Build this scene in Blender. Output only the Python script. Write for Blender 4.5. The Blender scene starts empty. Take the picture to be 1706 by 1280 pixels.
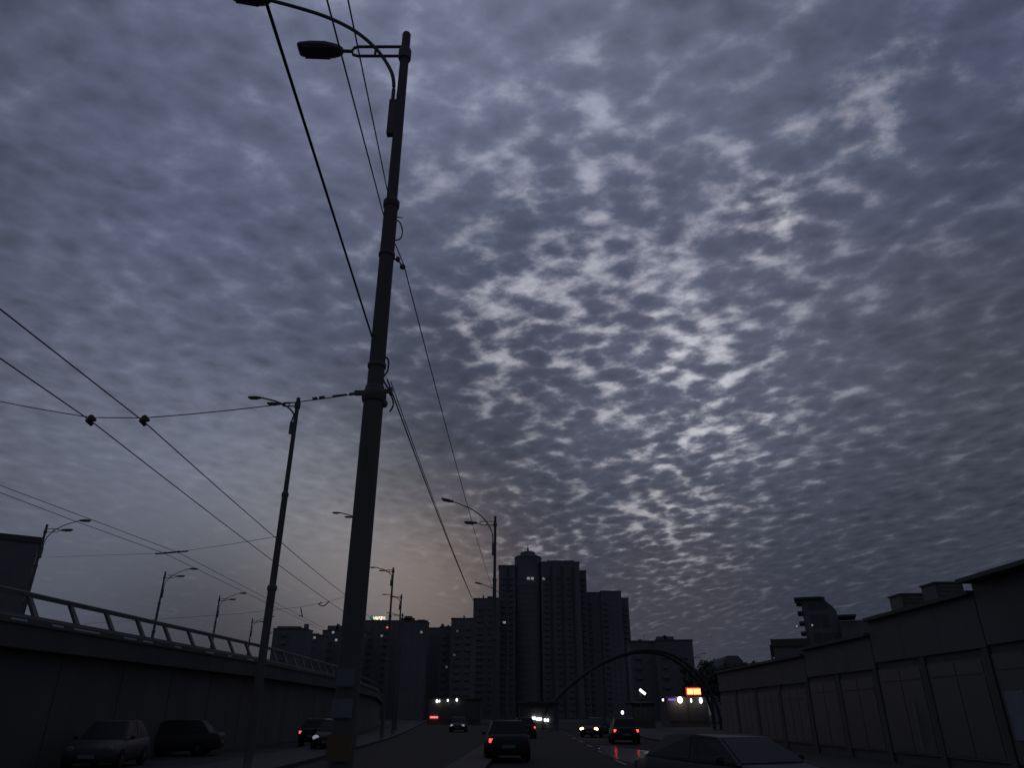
import bpy, bmesh, math, random
from mathutils import Vector, Matrix, noise as mnoise
random.seed(7)
sc = bpy.context.scene
col = sc.collection
R = math.radians

# ------------------------------------------------------------------ camera
CAMZ, PITCH, F = 1.7, R(25.0), 1183.0
cp, sp = math.cos(PITCH), math.sin(PITCH)
cam_d = bpy.data.cameras.new('camera'); cam = bpy.data.objects.new('camera', cam_d); col.objects.link(cam)
cam.location = (0, 0, CAMZ); cam.rotation_euler = (math.pi/2 + PITCH, 0, 0)
cam_d.sensor_fit = 'HORIZONTAL'; cam_d.sensor_width = 36.0; cam_d.lens = F/1706*36
cam_d.clip_start = .05; cam_d.clip_end = 6000
sc.camera = cam
def ray(px, py):
    x, u = px-853.0, 640.0-py
    return Vector((x, F*cp-u*sp, F*sp+u*cp))
def P(px, py, Y):                      # the point seen at a photo pixel, Y metres down the road
    d = ray(px, py); return Vector((d.x/d.y*Y, Y, CAMZ+d.z/d.y*Y))
sc.view_settings.view_transform = 'Standard'; sc.view_settings.look = 'None'
sc.view_settings.exposure = 0.0; sc.view_settings.gamma = 1.0
sc.cycles.max_bounces = 6; sc.cycles.use_denoising = True

# ------------------------------------------------------------------ world: dusk sky behind a broken layer of altocumulus
world = bpy.data.worlds.new('World'); sc.world = world; world.use_nodes = True
nt = world.node_tree; nt.nodes.clear()
def N(t, **kw):
    n = nt.nodes.new(t)
    for k, v in kw.items(): setattr(n, k, v)
    return n
def put(sock, v):
    if isinstance(v, (int, float)): sock.default_value = v
    elif isinstance(v, (tuple, list, Vector)): sock.default_value = tuple(v)
    else: nt.links.new(v, sock)
def M(op, a, b=0.0, c=0.0, clamp=False):
    n = N('ShaderNodeMath', operation=op, use_clamp=clamp)
    put(n.inputs[0], a); put(n.inputs[1], b); put(n.inputs[2], c); return n.outputs[0]
def V(op, a, b=(0, 0, 0), out=0):
    n = N('ShaderNodeVectorMath', operation=op); put(n.inputs[0], a); put(n.inputs[1], b); return n.outputs[out]
def VS(a, s):
    n = N('ShaderNodeVectorMath', operation='SCALE'); put(n.inputs[0], a); put(n.inputs['Scale'], s); return n.outputs[0]
def NZ(vec, scale, detail=4, rough=.55, dist=0.0):
    n = N('ShaderNodeTexNoise'); put(n.inputs['Vector'], vec); n.inputs['Scale'].default_value = scale
    n.inputs['Detail'].default_value = detail; n.inputs['Roughness'].default_value = rough
    n.inputs['Distortion'].default_value = dist; return n.outputs[0]
def SS(x, lo, hi):
    n = N('ShaderNodeMapRange', interpolation_type='SMOOTHSTEP'); put(n.inputs[0], x)
    n.inputs[1].default_value = lo; n.inputs[2].default_value = hi; return n.outputs[0]
tc = N('ShaderNodeTexCoord')
D = V('NORMALIZE', tc.outputs['Generated'])
sep = N('ShaderNodeSeparateXYZ'); nt.links.new(D, sep.inputs[0])
dz = M('MAXIMUM', sep.outputs[2], 0.0)
inv = M('DIVIDE', 1.0, M('ADD', dz, .03))
comb = N('ShaderNodeCombineXYZ'); put(comb.inputs[0], M('MULTIPLY', sep.outputs[0], inv)); qy = M('MULTIPLY', sep.outputs[1], inv); put(comb.inputs[1], M('DIVIDE', M('MULTIPLY', qy, 1.25), M('ADD', 1.0, M('MULTIPLY', M('ABSOLUTE', qy), .16))))
Q = comb.outputs[0]                                        # a point on the flat cloud layer
mp = N('ShaderNodeMapping'); put(mp.inputs[0], Q); mp.inputs['Rotation'].default_value = (0, 0, R(36)); mp.inputs['Scale'].default_value = (.84, 1.06, 1.0)
mp.inputs['Location'].default_value = (3.1, 1.7, 0)
QS = mp.outputs[0]
def warped(src, scale, amt, off):
    wn = N('ShaderNodeTexNoise'); put(wn.inputs['Vector'], V('ADD', src, off)); wn.inputs['Scale'].default_value = scale; wn.inputs['Detail'].default_value = 3
    return V('ADD', src, VS(V('SUBTRACT', wn.outputs[1], (.5, .5, .5)), amt))
QW = warped(warped(QS, 3.0, .14, (0, 0, 0)), 22.0, .034, (5, 2, 0))
def lobe(px, py, deg):                                     # a soft patch of the sky round one direction
    c = ray(px, py).normalized(); k = 1.0/(1-math.cos(R(deg)))
    return M('EXPONENT', M('MULTIPLY', M('SUBTRACT', V('DOT_PRODUCT', D, c, 1), 1.0), k))
def total(lst):
    r = None
    for l, w in lst:
        t = M('MULTIPLY', l, w); r = t if r is None else M('ADD', r, t)
    return r
vo = N('ShaderNodeTexVoronoi', feature='SMOOTH_F1'); put(vo.inputs['Vector'], QW); vo.inputs['Scale'].default_value = 15.5; vo.inputs['Smoothness'].default_value = .45; vo.inputs['Randomness'].default_value = 1.0
puff = M('SUBTRACT', 1.0, vo.outputs['Distance'])          # rounded cloudlets
cell = NZ(QS, 15.0, 6, .56)
big = NZ(QS, 2.6, 4, .5)                                   # patches of thicker and thinner cloud
fine = NZ(QS, 46.0, 4, .6)
soft = NZ(QS, 5.0, 4, .55)
dens = M('ADD', M('MULTIPLY', puff, .40), M('MULTIPLY', cell, .72)); dens = M('ADD', dens, M('MULTIPLY', big, .30)); dens = M('ADD', dens, M('MULTIPLY', fine, .10))
# where the layer is thin enough to break up, and how strongly light comes through there
thin = M('MINIMUM', total([(lobe(1160, 700, 9), .62), (lobe(1080, 470, 9), .50), (lobe(1230, 560, 6), .4), (lobe(1278, 350, 2.2), 1.6), (lobe(840, 320, 13), .42), (lobe(1000, 150, 14), .48),
              (lobe(830, 570, 7), .50), (lobe(1120, 900, 6), .55), (lobe(1417, 205, 2.6), 1.0), (lobe(1530, 95, 2.8), .5), (lobe(880, 890, 4), .5), (lobe(1520, 480, 15), .25), (lobe(420, 230, 20), .22)]), 1.5)
power = total([(lobe(1160, 690, 9), .70), (lobe(1060, 460, 11), .34), (lobe(1280, 350, 3), .62), (lobe(860, 200, 15), .24), (lobe(1120, 880, 6), .30), (lobe(1440, 170, 8), .30), (lobe(840, 570, 8), .42), (lobe(870, 880, 5), .4), (lobe(1500, 480, 20), .12), (lobe(420, 230, 22), .10)])
edge = M('SUBTRACT', dens, M('MULTIPLY', thin, .13))
gap = M('POWER', M('SUBTRACT', 1.0, SS(edge, .42, .755)), 1.8)
gap = M('MULTIPLY', gap, M('ADD', .55, M('MULTIPLY', fine, .9)))
# brightness of the cloud underside and of what shines through
veil = M('SUBTRACT', 2.02, M('MULTIPLY', dens, 1.10)); veil = M('SUBTRACT', veil, M('MULTIPLY', soft, .36)); veil = M('MAXIMUM', veil, .3)
low = M('SUBTRACT', 1.0, SS(dz, .05, .24))
clear = M('MINIMUM', M('ADD', M('MULTIPLY', low, .75), total([(lobe(380, 960, 9), .75), (lobe(650, 1010, 6), .85), (lobe(100, 950, 9), .7)])), .92)   # low in the west the layer ends in smooth thin haze
veil = M('ADD', veil, M('MULTIPLY', clear, M('SUBTRACT', 1.0, veil)))
base = (.040, .044, .062)
def addc(a, b): return V('ADD', a, b)
for px, py, deg, c in [(200, 20, 22, (.048, .053, .082)), (860, 60, 18, (.110, .120, .165)), (60, 780, 13, (.060, .062, .072)), (400, 810, 9, (.090, .094, .113)), (545, 885, 7, (.076, .068, .048)),
                       (720, 975, 6.5, (.101, .070, .037)), (1160, 620, 13, (.070, .069, .092)), (320, 420, 12, (.011, .014, .029)), (950, 380, 11, (-.026, -.025, -.024)), (1600, 80, 14, (.026, .033, .061)),
                       (1130, 960, 5, (.008, .003, -.004)), (620, 950, 6, (.047, .041, .046)), (330, 990, 7, (-.030, -.032, -.043)), (450, 930, 7, (-.012, -.015, -.022)), (1400, 1000, 8, (-.010, -.010, -.014)), (1620, 560, 10, (.016, .015, .014)), (1250, 150, 9, (.018, .018, .022))]:
    base = addc(base, VS(tuple(c), lobe(px, py, deg)))
base = VS(V('MULTIPLY', base, (.945, .985, 1.045)), veil)
glow = VS((.44, .425, .435), M('MULTIPLY', gap, power))
sky = N('ShaderNodeTexSky'); sky.sky_type = 'NISHITA'; sky.sun_disc = False
SUN_AZ = math.atan2(ray(700, 950).x, ray(700, 950).y)
sky.sun_elevation = R(1.0); sky.sun_rotation = SUN_AZ; sky.air_density = 1.2; sky.dust_density = 2.0
tot = addc(addc(base, glow), VS(VS(sky.outputs[0], .05), M('ADD', .02, M('MULTIPLY', gap, .10))))
bg = N('ShaderNodeBackground'); nt.links.new(tot, bg.inputs[0]); bg.inputs[1].default_value = 1.0
wo = N('ShaderNodeOutputWorld'); nt.links.new(bg.outputs[0], wo.inputs[0])
world.cycles.sampling_method = 'MANUAL'; world.cycles.sample_map_resolution = 512
# ------------------------------------------------------------------ sun: gone behind the cloud at the skyline
sl = bpy.data.lights.new('sun', 'SUN'); sl.energy = .04; sl.angle = R(20); sl.color = (1, .86, .74)
sun = bpy.data.objects.new('sun', sl); col.objects.link(sun)
sun.rotation_euler = Vector((-math.sin(SUN_AZ), -math.cos(SUN_AZ), -.12)).to_track_quat('-Z', 'Y').to_euler()
sun.location = (-60, 500, 60)

# ------------------------------------------------------------------ materials
MATS = {}
def mat(name, c, rough=.8, metal=0.0, var=.25, scale=3.0, bump=.0, spec=.3, streak=False):
    if name in MATS: return MATS[name]
    m = bpy.data.materials.new(name); m.use_nodes = True; t = m.node_tree; b = t.nodes['Principled BSDF']
    tcn = t.nodes.new('ShaderNodeTexCoord'); n1 = t.nodes.new('ShaderNodeTexNoise'); n1.inputs['Scale'].default_value = scale; n1.inputs['Detail'].default_value = 6
    mpn = t.nodes.new('ShaderNodeMapping'); t.links.new(tcn.outputs['Object'], mpn.inputs[0]); t.links.new(mpn.outputs[0], n1.inputs['Vector'])
    if streak: mpn.inputs['Scale'].default_value = (1, 1, .15)
    cr = t.nodes.new('ShaderNodeMixRGB'); cr.inputs[1].default_value = (*[v*(1-var) for v in c], 1); cr.inputs[2].default_value = (*[min(1, v*(1+var)) for v in c], 1)
    t.links.new(n1.outputs[0], cr.inputs[0]); t.links.new(cr.outputs[0], b.inputs['Base Color'])
    b.inputs['Roughness'].default_value = rough; b.inputs['Metallic'].default_value = metal; b.inputs['Specular IOR Level'].default_value = spec
    if bump:
        bn = t.nodes.new('ShaderNodeBump'); bn.inputs['Strength'].default_value = bump; bn.inputs['Distance'].default_value = .02
        n2 = t.nodes.new('ShaderNodeTexNoise'); n2.inputs['Scale'].default_value = scale*12; n2.inputs['Detail'].default_value = 4
        t.links.new(tcn.outputs['Object'], n2.inputs['Vector']); t.links.new(n2.outputs[0], bn.inputs['Height']); t.links.new(bn.outputs[0], b.inputs['Normal'])
    MATS[name] = m; return m
def emit(name, c, s):
    if name in MATS: return MATS[name]
    m = bpy.data.materials.new(name); m.use_nodes = True; b = m.node_tree.nodes['Principled BSDF']
    b.inputs['Base Color'].default_value = (*c, 1); b.inputs['Emission Color'].default_value = (*c, 1); b.inputs['Emission Strength'].default_value = s
    b.inputs['Roughness'].default_value = .4
    MATS[name] = m; return m
POLE = mat('grey_pole_paint', (.19, .185, .17), .75, 0, .18, 4, .1, streak=True)
WIRE = mat('weathered_wire', (.09, .09, .09), .6, 0, .2)
IRON = mat('dark_iron', (.22, .215, .2), .6, .2, .2)
LAMPM = mat('lamp_housing', (.28, .28, .28), .5, 0, .15)
LENS = mat('lamp_lens_unlit', (.22, .22, .22), .25, 0, .05)
CONC = mat('bridge_concrete', (.19, .18, .165), .95, 0, .25, .6, .3, streak=True)
STEEL = mat('rail_steel', (.20, .195, .185), .6, .1, .25, 2)
PALE = mat('pale_ledge_glint', (.75, .76, .80), .45, .2, .2, 2)  # pale colour standing in for light caught on the ledge edge
ASPH = mat('asphalt', (.048, .047, .045), .85, 0, .35, 1.2, .2, .1)
GROUND = mat('dark_earth', (.06, .06, .056), .9, 0, .3, .4, .2)
PAVE = mat('paving', (.075, .073, .07), .85, 0, .25, 1.5, .2)
KERB = mat('kerb_stone', (.08, .078, .075), .85, 0, .25, 2, .2)
PAINT = mat('road_paint', (.22, .22, .22), .6, 0, .3, 6)
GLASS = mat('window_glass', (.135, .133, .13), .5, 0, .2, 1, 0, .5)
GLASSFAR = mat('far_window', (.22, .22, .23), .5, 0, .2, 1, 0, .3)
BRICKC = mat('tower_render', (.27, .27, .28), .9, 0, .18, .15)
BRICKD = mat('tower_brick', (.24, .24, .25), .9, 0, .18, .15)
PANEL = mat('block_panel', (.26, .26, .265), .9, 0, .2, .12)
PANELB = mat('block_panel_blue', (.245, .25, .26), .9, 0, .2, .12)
ROOFM = mat('roof_felt', (.15, .147, .14), .9, 0, .25, .5)
SHOPW = mat('shop_render', (.15, .142, .132), .85, 0, .2, .7, .2, streak=True)
SHOPF = mat('shop_fascia', (.16, .155, .15), .7, 0, .2, .5)
FRAME = mat('shop_frame', (.155, .15, .145), .6, 0, .2)
PLATE = mat('white_plate', (.28, .28, .30), .6, 0, .15)
YELLOW = mat('yellow_plate', (.23, .17, .09), .6, 0, .2)
BARK = mat('bark', (.10, .085, .07), .9, 0, .3, 6, .4)
LEAF = mat('leaves', (.10, .115, .085), .8, 0, .3, .6)
RUBBER = mat('tyre_rubber', (.03, .03, .03), .85, 0, .2)
RIMM = mat('wheel_rim', (.14, .14, .14), .5, .2, .15)
L_WHITE = emit('light_white', (.95, .97, 1), 3.0)
L_WARM = emit('light_warm', (1, .62, .30), 9.0)
L_SODIUM = emit('light_sodium', (1, .82, .58), 5.0)
L_RED = emit('light_red', (1, .07, .06), 2.2)
L_BRAKE = emit('light_brake', (1, .04, .03), 6.0)
L_PINK = emit('light_red_far', (1, .16, .17), 1.6)
L_DIM = emit('light_window', (1, .93, .80), .13)
L_DIMW = emit('light_window_white', (.9, .95, 1), .20)
L_AMB = emit('light_amber', (1, .62, .25), .05)
L_LET = emit('letter_light', (1, .93, .66), 1.0)
L_GRN = emit('emblem_green', (.05, .35, .22), .35)
L_PURP = emit('light_purple', (.25, .13, .75), .9)
L_SIGN = emit('sign_red_yellow', (1, .50, .16), 2.2)
L_SIGNR = emit('sign_red_edge', (1, .04, .05), .35)
OFF_RED = mat('lamp_glass_red', (.25, .02, .02), .3, 0, .1)
OFF_CLR = mat('lamp_glass_clear', (.2, .2, .2), .2, 0, .1)

# ------------------------------------------------------------------ mesh helpers
class MB:
    def __init__(s): s.v = []; s.f = []; s.smooth = []
    def add(s, vs, fs, sm=False):
        o = len(s.v); s.v += [tuple(v) for v in vs]; s.f += [tuple(i+o for i in f) for f in fs]; s.smooth += [sm]*len(fs); return s
    def box(s, x0, x1, y0, y1, z0, z1):
        return s.add([(x0, y0, z0), (x1, y0, z0), (x1, y1, z0), (x0, y1, z0), (x0, y0, z1), (x1, y0, z1), (x1, y1, z1), (x0, y1, z1)],
                     [(3, 2, 1, 0), (4, 5, 6, 7), (0, 1, 5, 4), (1, 2, 6, 5), (2, 3, 7, 6), (3, 0, 4, 7)])
    def hexa(s, b, t): return s.add(list(b)+list(t), [(3, 2, 1, 0), (4, 5, 6, 7), (0, 1, 5, 4), (1, 2, 6, 5), (2, 3, 7, 6), (3, 0, 4, 7)])
    def lathe(s, prof, n=20, c=(0, 0, 0), sm=True):
        vs = []; fs = []
        for r, z in prof:
            for k in range(n):
                a = 2*math.pi*k/n; vs.append((c[0]+r*math.cos(a), c[1]+r*math.sin(a), c[2]+z))
        for i in range(len(prof)-1):
            for k in range(n): fs.append((i*n+k, i*n+(k+1) % n, (i+1)*n+(k+1) % n, (i+1)*n+k))
        s.add(vs, fs, sm)
        s.add(vs[:n], [tuple(reversed(range(n)))]); return s.add(vs[-n:], [tuple(range(n))])
    def tube(s, pts, r, n=8):
        pts = [Vector(p) for p in pts]; vs = []; fs = []; m = len(pts)
        for i, p in enumerate(pts):
            t = (pts[min(i+1, m-1)]-pts[max(i-1, 0)]).normalized()
            a = t.cross(Vector((0, 0, 1)))
            if a.length < .05: a = t.cross(Vector((0, 1, 0)))
            a.normalize(); b = t.cross(a); rr = r[i] if isinstance(r, (list, tuple)) else r
            for k in range(n):
                w = 2*math.pi*k/n; vs.append(p+(a*math.cos(w)+b*math.sin(w))*rr)
        for i in range(m-1):
            for k in range(n): fs.append((i*n+k, i*n+(k+1) % n, (i+1)*n+(k+1) % n, (i+1)*n+k))
        s.add(vs, fs, True); s.add(vs[:n], [tuple(reversed(range(n)))]); return s.add(vs[-n:], [tuple(range(n))])
    def prism(s, poly, y0, y1, axis='y'):
        n = len(poly); f = {'y': lambda a, b, c: (a, c, b), 'x': lambda a, b, c: (c, a, b), 'z': lambda a, b, c: (a, b, c)}[axis]
        vs = [f(a, b, y0) for a, b in poly]+[f(a, b, y1) for a, b in poly]
        fs = [tuple(range(n)), tuple(reversed(range(n, 2*n)))]+[((i+1) % n, i, n+i, n+(i+1) % n) for i in range(n)]
        return s.add(vs, fs)
    def ball(s, c, rx, ry, rz, n=10, m=6):
        vs = []; fs = []
        for i in range(m+1):
            t = math.pi*i/m
            for k in range(n):
                a = 2*math.pi*k/n; vs.append((c[0]+rx*math.sin(t)*math.cos(a), c[1]+ry*math.sin(t)*math.sin(a), c[2]+rz*math.cos(t)))
        for i in range(m):
            for k in range(n): fs.append((i*n+k, (i+1)*n+k, (i+1)*n+(k+1) % n, i*n+(k+1) % n))
        return s.add(vs, fs, True)
    def mesh(s, name, m):
        me = bpy.data.meshes.new(name); me.from_pydata(s.v, [], s.f); me.polygons.foreach_set('use_smooth', s.smooth)
        me.validate(); bm = bmesh.new(); bm.from_mesh(me); bmesh.ops.recalc_face_normals(bm, faces=bm.faces); bm.to_mesh(me); bm.free()
        me.materials.append(m); return me
    def build(s, name, m, parent=None, loc=(0, 0, 0)):
        o = bpy.data.objects.new(name, s.mesh(name, m)); col.objects.link(o); o.location = loc
        if parent: o.parent = parent
        return o
def tag(o, label=None, cat=None, group=None, kind=None):
    for k, v in (('label', label), ('category', cat), ('group', group), ('kind', kind)):
        if v: o[k] = v
    return o
def empty(name, loc, label, cat, group=None, rz=0):
    o = bpy.data.objects.new(name, None); col.objects.link(o); o.location = loc; o.rotation_euler = (0, 0, rz); o.empty_display_size = .3
    return tag(o, label, cat, group)
def inst(name, me, parent, loc=(0, 0, 0), rz=0):
    o = bpy.data.objects.new(name, me); col.objects.link(o); o.parent = parent; o.location = loc; o.rotation_euler = (0, 0, rz); return o
def child_copy(src, parent):
    c = src.copy(); col.objects.link(c); c.parent = parent
    for g in src.children: child_copy(g, c)
    return c

# ------------------------------------------------------------------ ground, road, pavements
tag(MB().add([(-2500, -600, 0), (2500, -600, 0), (2500, 3500, 0), (-2500, 3500, 0)], [(0, 1, 2, 3)]).build('ground', GROUND), kind='structure')
def lerp_tab(tab, y):
    for (a, va), (b, vb) in zip(tab, tab[1:]):
        if y <= b: return va+(vb-va)*(y-a)/(b-a)
    return tab[-1][1]
MED = [(-30, -2.3), (8.8, -1.87), (42.6, -1.02), (73, -.4), (200, 3.0)]
LEFT = [(-30, -7.4), (24.8, -7.6), (42, -8.3), (59, -9.1), (73, -10.3), (95, -12.2), (200, -22)]
RIGHT = [(-30, 10.2), (60, 10.2), (90, 12), (200, 20)]
def strip(name, fa, fb, z0, z1, m, y0=-30, y1=200, step=10):
    mb = MB(); ys = [y0+step*i for i in range(int((y1-y0)/step)+1)]
    for a, b in zip(ys, ys[1:]):
        if z1-z0 < .02: mb.add([(fa(a), a, z1), (fb(a), a, z1), (fb(b), b, z1), (fa(b), b, z1)], [(0, 1, 2, 3)])
        else: mb.hexa([(fa(a), a, z0), (fb(a), a, z0), (fb(b), b, z0), (fa(b), b, z0)], [(fa(a), a, z1), (fb(a), a, z1), (fb(b), b, z1), (fa(b), b, z1)])
    return mb.build(name, m)
road = tag(strip('road', lambda y: lerp_tab(LEFT, y)-.2, lambda y: lerp_tab(RIGHT, y)+.2, 0, .004, ASPH), kind='structure')
tag(strip('median', lambda y: lerp_tab(MED, y)-.75, lambda y: lerp_tab(MED, y)+.55, 0, .14, PAVE), kind='structure')
tag(strip('pavement_right', lambda y: lerp_tab(RIGHT, y)+.16, lambda y: lerp_tab(RIGHT, y)+3.9, 0, .12, PAVE), kind='structure')
tag(strip('pavement_left', lambda y: lerp_tab(LEFT, y)-3.0, lambda y: lerp_tab(LEFT, y)-.16, 0, .12, PAVE), kind='structure')
tag(strip('kerb_right', lambda y: lerp_tab(RIGHT, y), lambda y: lerp_tab(RIGHT, y)+.15, 0, .135, KERB), kind='structure')
tag(strip('kerb_left', lambda y: lerp_tab(LEFT, y)-.15, lambda y: lerp_tab(LEFT, y), 0, .135, KERB), kind='structure')
dash_me = MB().box(-.07, .07, 0, 3, .006, .009).mesh('lane_marking', PAINT)
for i in range(14): inst('lane_marking', dash_me, road, (lerp_tab(MED, 6+8*i)+5.6, 6+8*i, 0))
WET = mat('wet_film', (.03, .03, .032), .20, 0, .3, 2, .05, .5)
rn = random.Random(3); pud = [(5.75+1.25*math.cos(a)*rn.uniform(.8, 1.2), 36+12*math.sin(a)*rn.uniform(.9, 1.1)) for a in [2*math.pi*k/28 for k in range(28)]]
tag(MB().add([(x, y, .010) for x, y in pud], [tuple(range(28))]).build('puddle', WET), kind='structure')

# ------------------------------------------------------------------ street lamps
def arc_pts(pts, n=6):                      # Catmull-Rom through points
    pts = [Vector(p) for p in pts]; out = []
    for i in range(len(pts)-1):
        p0, p1, p2, p3 = pts[max(i-1, 0)], pts[i], pts[i+1], pts[min(i+2, len(pts)-1)]
        for k in range(n):
            t = k/n; out.append(.5*((2*p1)+(p2-p0)*t+(2*p0-5*p1+4*p2-p3)*t*t+(3*p1-p0-3*p2+p3)*t**3))
    return out+[pts[-1]]
def head_mb(L=.78, W=.34, Hh=.16):            # cobra-like flat lamp head, neck at x=0, running to -x
    secs = [(0, .05, .05), (-.06, .10, .08), (-.16, W*.42, Hh*.42), (-.30, W*.5, Hh*.5), (-L*.7, W*.5, Hh*.46), (-L+.03, W*.42, Hh*.36), (-L, W*.36, Hh*.26)]
    mb = MB(); n = 12; vs = []; fs = []
    for x, w, h in secs:
        for k in range(n):
            a = 2*math.pi*k/n; ca, sa = math.cos(a), math.sin(a)
            vs.append((x, w*math.copysign(abs(ca)**.6, ca), h*math.copysign(abs(sa)**.7, sa)*(1.0 if sa > 0 else .75)))
    for i in range(len(secs)-1):
        for k in range(n): fs.append((i*n+k, i*n+(k+1) % n, (i+1)*n+(k+1) % n, (i+1)*n+k))
    fs += [tuple(range(n)), tuple(reversed(range((len(secs)-1)*n, len(secs)*n)))]
    return mb.add(vs, fs, True)
HEAD_ME = head_mb().mesh('lamp_head', LAMPM)
LENS_ME = MB().box(-.68, -.24, -.13, .13, -.075, -.055).mesh('lens', LENS)
def lamp_parts(t, H, rise=1.0, reach=1.0, g=1.0):
    k = H/12.68; z1, z2 = 5.55*k, 8.83*k
    MB().lathe([(.20, 0), (.20, .03), (.15, .05), (.137, .35), (.134, z1)]).build('lower_shaft', POLE, t)
    MB().lathe([(.150, z1-.10), (.165, z1-.06), (.165, z1+.03), (.140, z1+.07), (.112, z1+.10)]).build('joint_collar', POLE, t)
    MB().lathe([(.112, z1+.08), (.106, z2)]).build('middle_shaft', POLE, t)
    MB().lathe([(.118, z2-.06), (.126, z2-.03), (.126, z2+.05), (.098, z2+.09), (.085, z2+.12)]).build('joint_collar', POLE, t)
    MB().lathe([(.085, z2+.05), (.074, H-.03), (.066, H-.008), (.03, H)]).build('upper_shaft', POLE, t)
    b = MB(); zt, zb = H-.33*g, H-.56*g
    loop = [(-.02, 0, zt), (-.82*g, 0, zt), (-.90*g, 0, zt-.03*g), (-.935*g, 0, (zt+zb)/2), (-.90*g, 0, zb+.03*g), (-.82*g, 0, zb), (-.02, 0, zb)]
    b.tube(loop, .026, 8); b.tube([(-.52*g, 0, zt), (-.52*g, 0, zb)], .022, 6); b.tube([(-.92*g, 0, (zt+zb)/2), (-1.12*g, 0, (zt+zb)/2+.01)], .03, 8)
    b.lathe([(.10, -.12), (.112, -.08), (.112, .08), (.10, .12)], 16, (0, 0, zb+.03)); b.build('bracket', IRON, t)
    h = inst('lamp_head', HEAD_ME, t, (-1.09*g, 0, (zt+zb)/2+.01)); inst('lens', LENS_ME, h); h.scale = (g, g, g)
    h.rotation_euler = (0, R(3), 0)
    z = H-12.68
    pts = [(-.135, 0, 10.35+z), (-.135, 0, 11.1+z), (-.15, 0, 11.5+z), (-.24, 0, 11.82+z), (-.50, 0, 12.28+z), (-.92, 0, 12.74+z), (-1.45, 0, 13.10+z), (-2.05, 0, 13.37+z), (-2.62, 0, 13.58+z)]
    zj = 11.5+z; pts = [(x*(reach if x < -.2 else 1), y, q if q <= zj else zj+(q-zj)*rise) for x, y, q in pts]
    pts = [(x*g if x < -.14 else x, y, H+(q-H)*g) for x, y, q in pts]
    a = MB().tube(arc_pts(pts), .032, 8); a.box(-.18, -.06, -.05, .05, H+(10.30+z-H)*g, H+(11.05+z-H)*g); a.build('curved_arm', IRON, t)
    h2 = inst('lamp_head', HEAD_ME, t, (pts[-1][0]+.06, 0, pts[-1][2]-.02)); inst('lens', LENS_ME, h2); h2.rotation_euler = (0, R(14 if rise > .9 else 1), 0); h2.scale = (g, g, g)
def lamp(loc, H, label, group, rz=0, rise=1.0, reach=1.0, g=1.0):
    t = empty('street_lamp', loc, label, 'street lamp', group, rz); lamp_parts(t, H, rise, reach, g); return t
MP = Vector((-1.87, 8.8, .14))
main = lamp(MP, 12.54, 'tall near street lamp pole cutting up through the picture, unlit, with twin heads', 'lamps along the median')
def to_main(v): return Vector(v)-MP
# notices, bands and leftover wire on the near pole
MB().box(-.115, .115, -.175, -.165, -.10, .10).build('notice_frame', IRON, main, (0, 0, P(585, 1131, 8.8).z-.14))
MB().box(-.10, .10, -.180, -.176, -.085, .085).build('notice', mat('blue_plate', (.24, .245, .27), .6), main, (0, 0, P(585, 1131, 8.8).z-.14))
MB().box(-.115, .115, -.175, -.165, -.095, .095).build('notice', PLATE, main, (-.01, 0, P(584, 1181, 8.8).z-.14))
MB().box(-.135, .135, -.19, -.165, -.13, .13).build('warning_plate', YELLOW, main, (0, 0, P(576, 1246, 8.8).z-.14))
for py in (610, 648, 425):
    z = P(640, py, 8.8).z-.14; r = .122 if py > 500 else .117
    MB().lathe([(r, -.03), (r+.006, -.025), (r+.006, .025), (r, .03)]).build('band_clamp', IRON, main, (0, 0, z))
zc = P(640, 655, 8.8).z-.14
MB().box(-.27, -.10, -.025, .025, zc-.03, zc+.03).build('span_bracket', IRON, main)
MB().box(.08, .24, -.02, .02, zc+.0, zc+.05).box(.20, .24, -.05, .05, zc-.02, zc+.07).build('cable_bracket', IRON, main)
MB().ball((.145, 0, zc-.16), .05, .05, .06).build('insulator', IRON, main)
zi = P(665, 432, 8.8).z-.14
MB().tube([(.09, 0, zi), (.16, 0, zi+.0)], .014).ball((.17, 0, zi), .035, .035, .05).ball((.24, .05, zi-.10), .045, .045, .045).tube([(.17, 0, zi), (.24, .05, zi-.10)], .012).build('insulator', IRON, main)
zl = P(664, 385, 8.8).z-.14
MB().tube(arc_pts([(.09, .02, zl+.22), (.15, .02, zl+.18), (.20, .02, zl+.02), (.18, .02, zl-.12), (.09, .02, zl-.16)]), .010).tube([(.08, 0, zl+.27), (.19, 0, zl+.25)], .008).build('wire_loop', WIRE, main)
zl = P(642, 615, 8.8).z-.14
MB().tube(arc_pts([(.10, .02, zl+.20), (.15, .02, zl+.14), (.15, .02, zl-.02), (.10, .02, zl-.14), (.20, .03, zl-.33), (.26, .05, zl-.50), (.22, .05, zl-.62)]), .012).build('wire_loop', WIRE, main)

G1, G2, G3 = 'lamps along the median', 'lamps along the far side of the tram wires', 'lamps on the overpass'
lamp((-1.02, 42.6, .14), 12.54, 'unlit street lamp standing before the left part of the domed tower', G1)
lamp((-.4, 73, .14), 12.54, 'distant lamp whose head pokes out left of the tower, pole against the tower', G1)
def lamp_px(px, py, Y, z0, label, group, rz=0, rise=.70, reach=.86, g=1.0):
    p = P(px, py, Y); return lamp((p.x, Y, z0), p.z-z0, label, group, rz, rise, reach, g)
lamp_px(497.5, 663, 24.8, .12, 'twin-headed street lamp just left of the near pole, the second largest', 'lamps left of the near pole', 0, .58, .92, .62)
lamp_px(607, 855, 42, .12, 'street lamp half hidden behind the near pole, its two heads showing', 'lamps left of the near pole', 0, .58, .92, .62)
lamp_px(655.5, 946, 59, .12, 'small street lamp right of the near pole against the warm glow', 'lamps left of the near pole', 0, .58, .92, .62)
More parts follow.
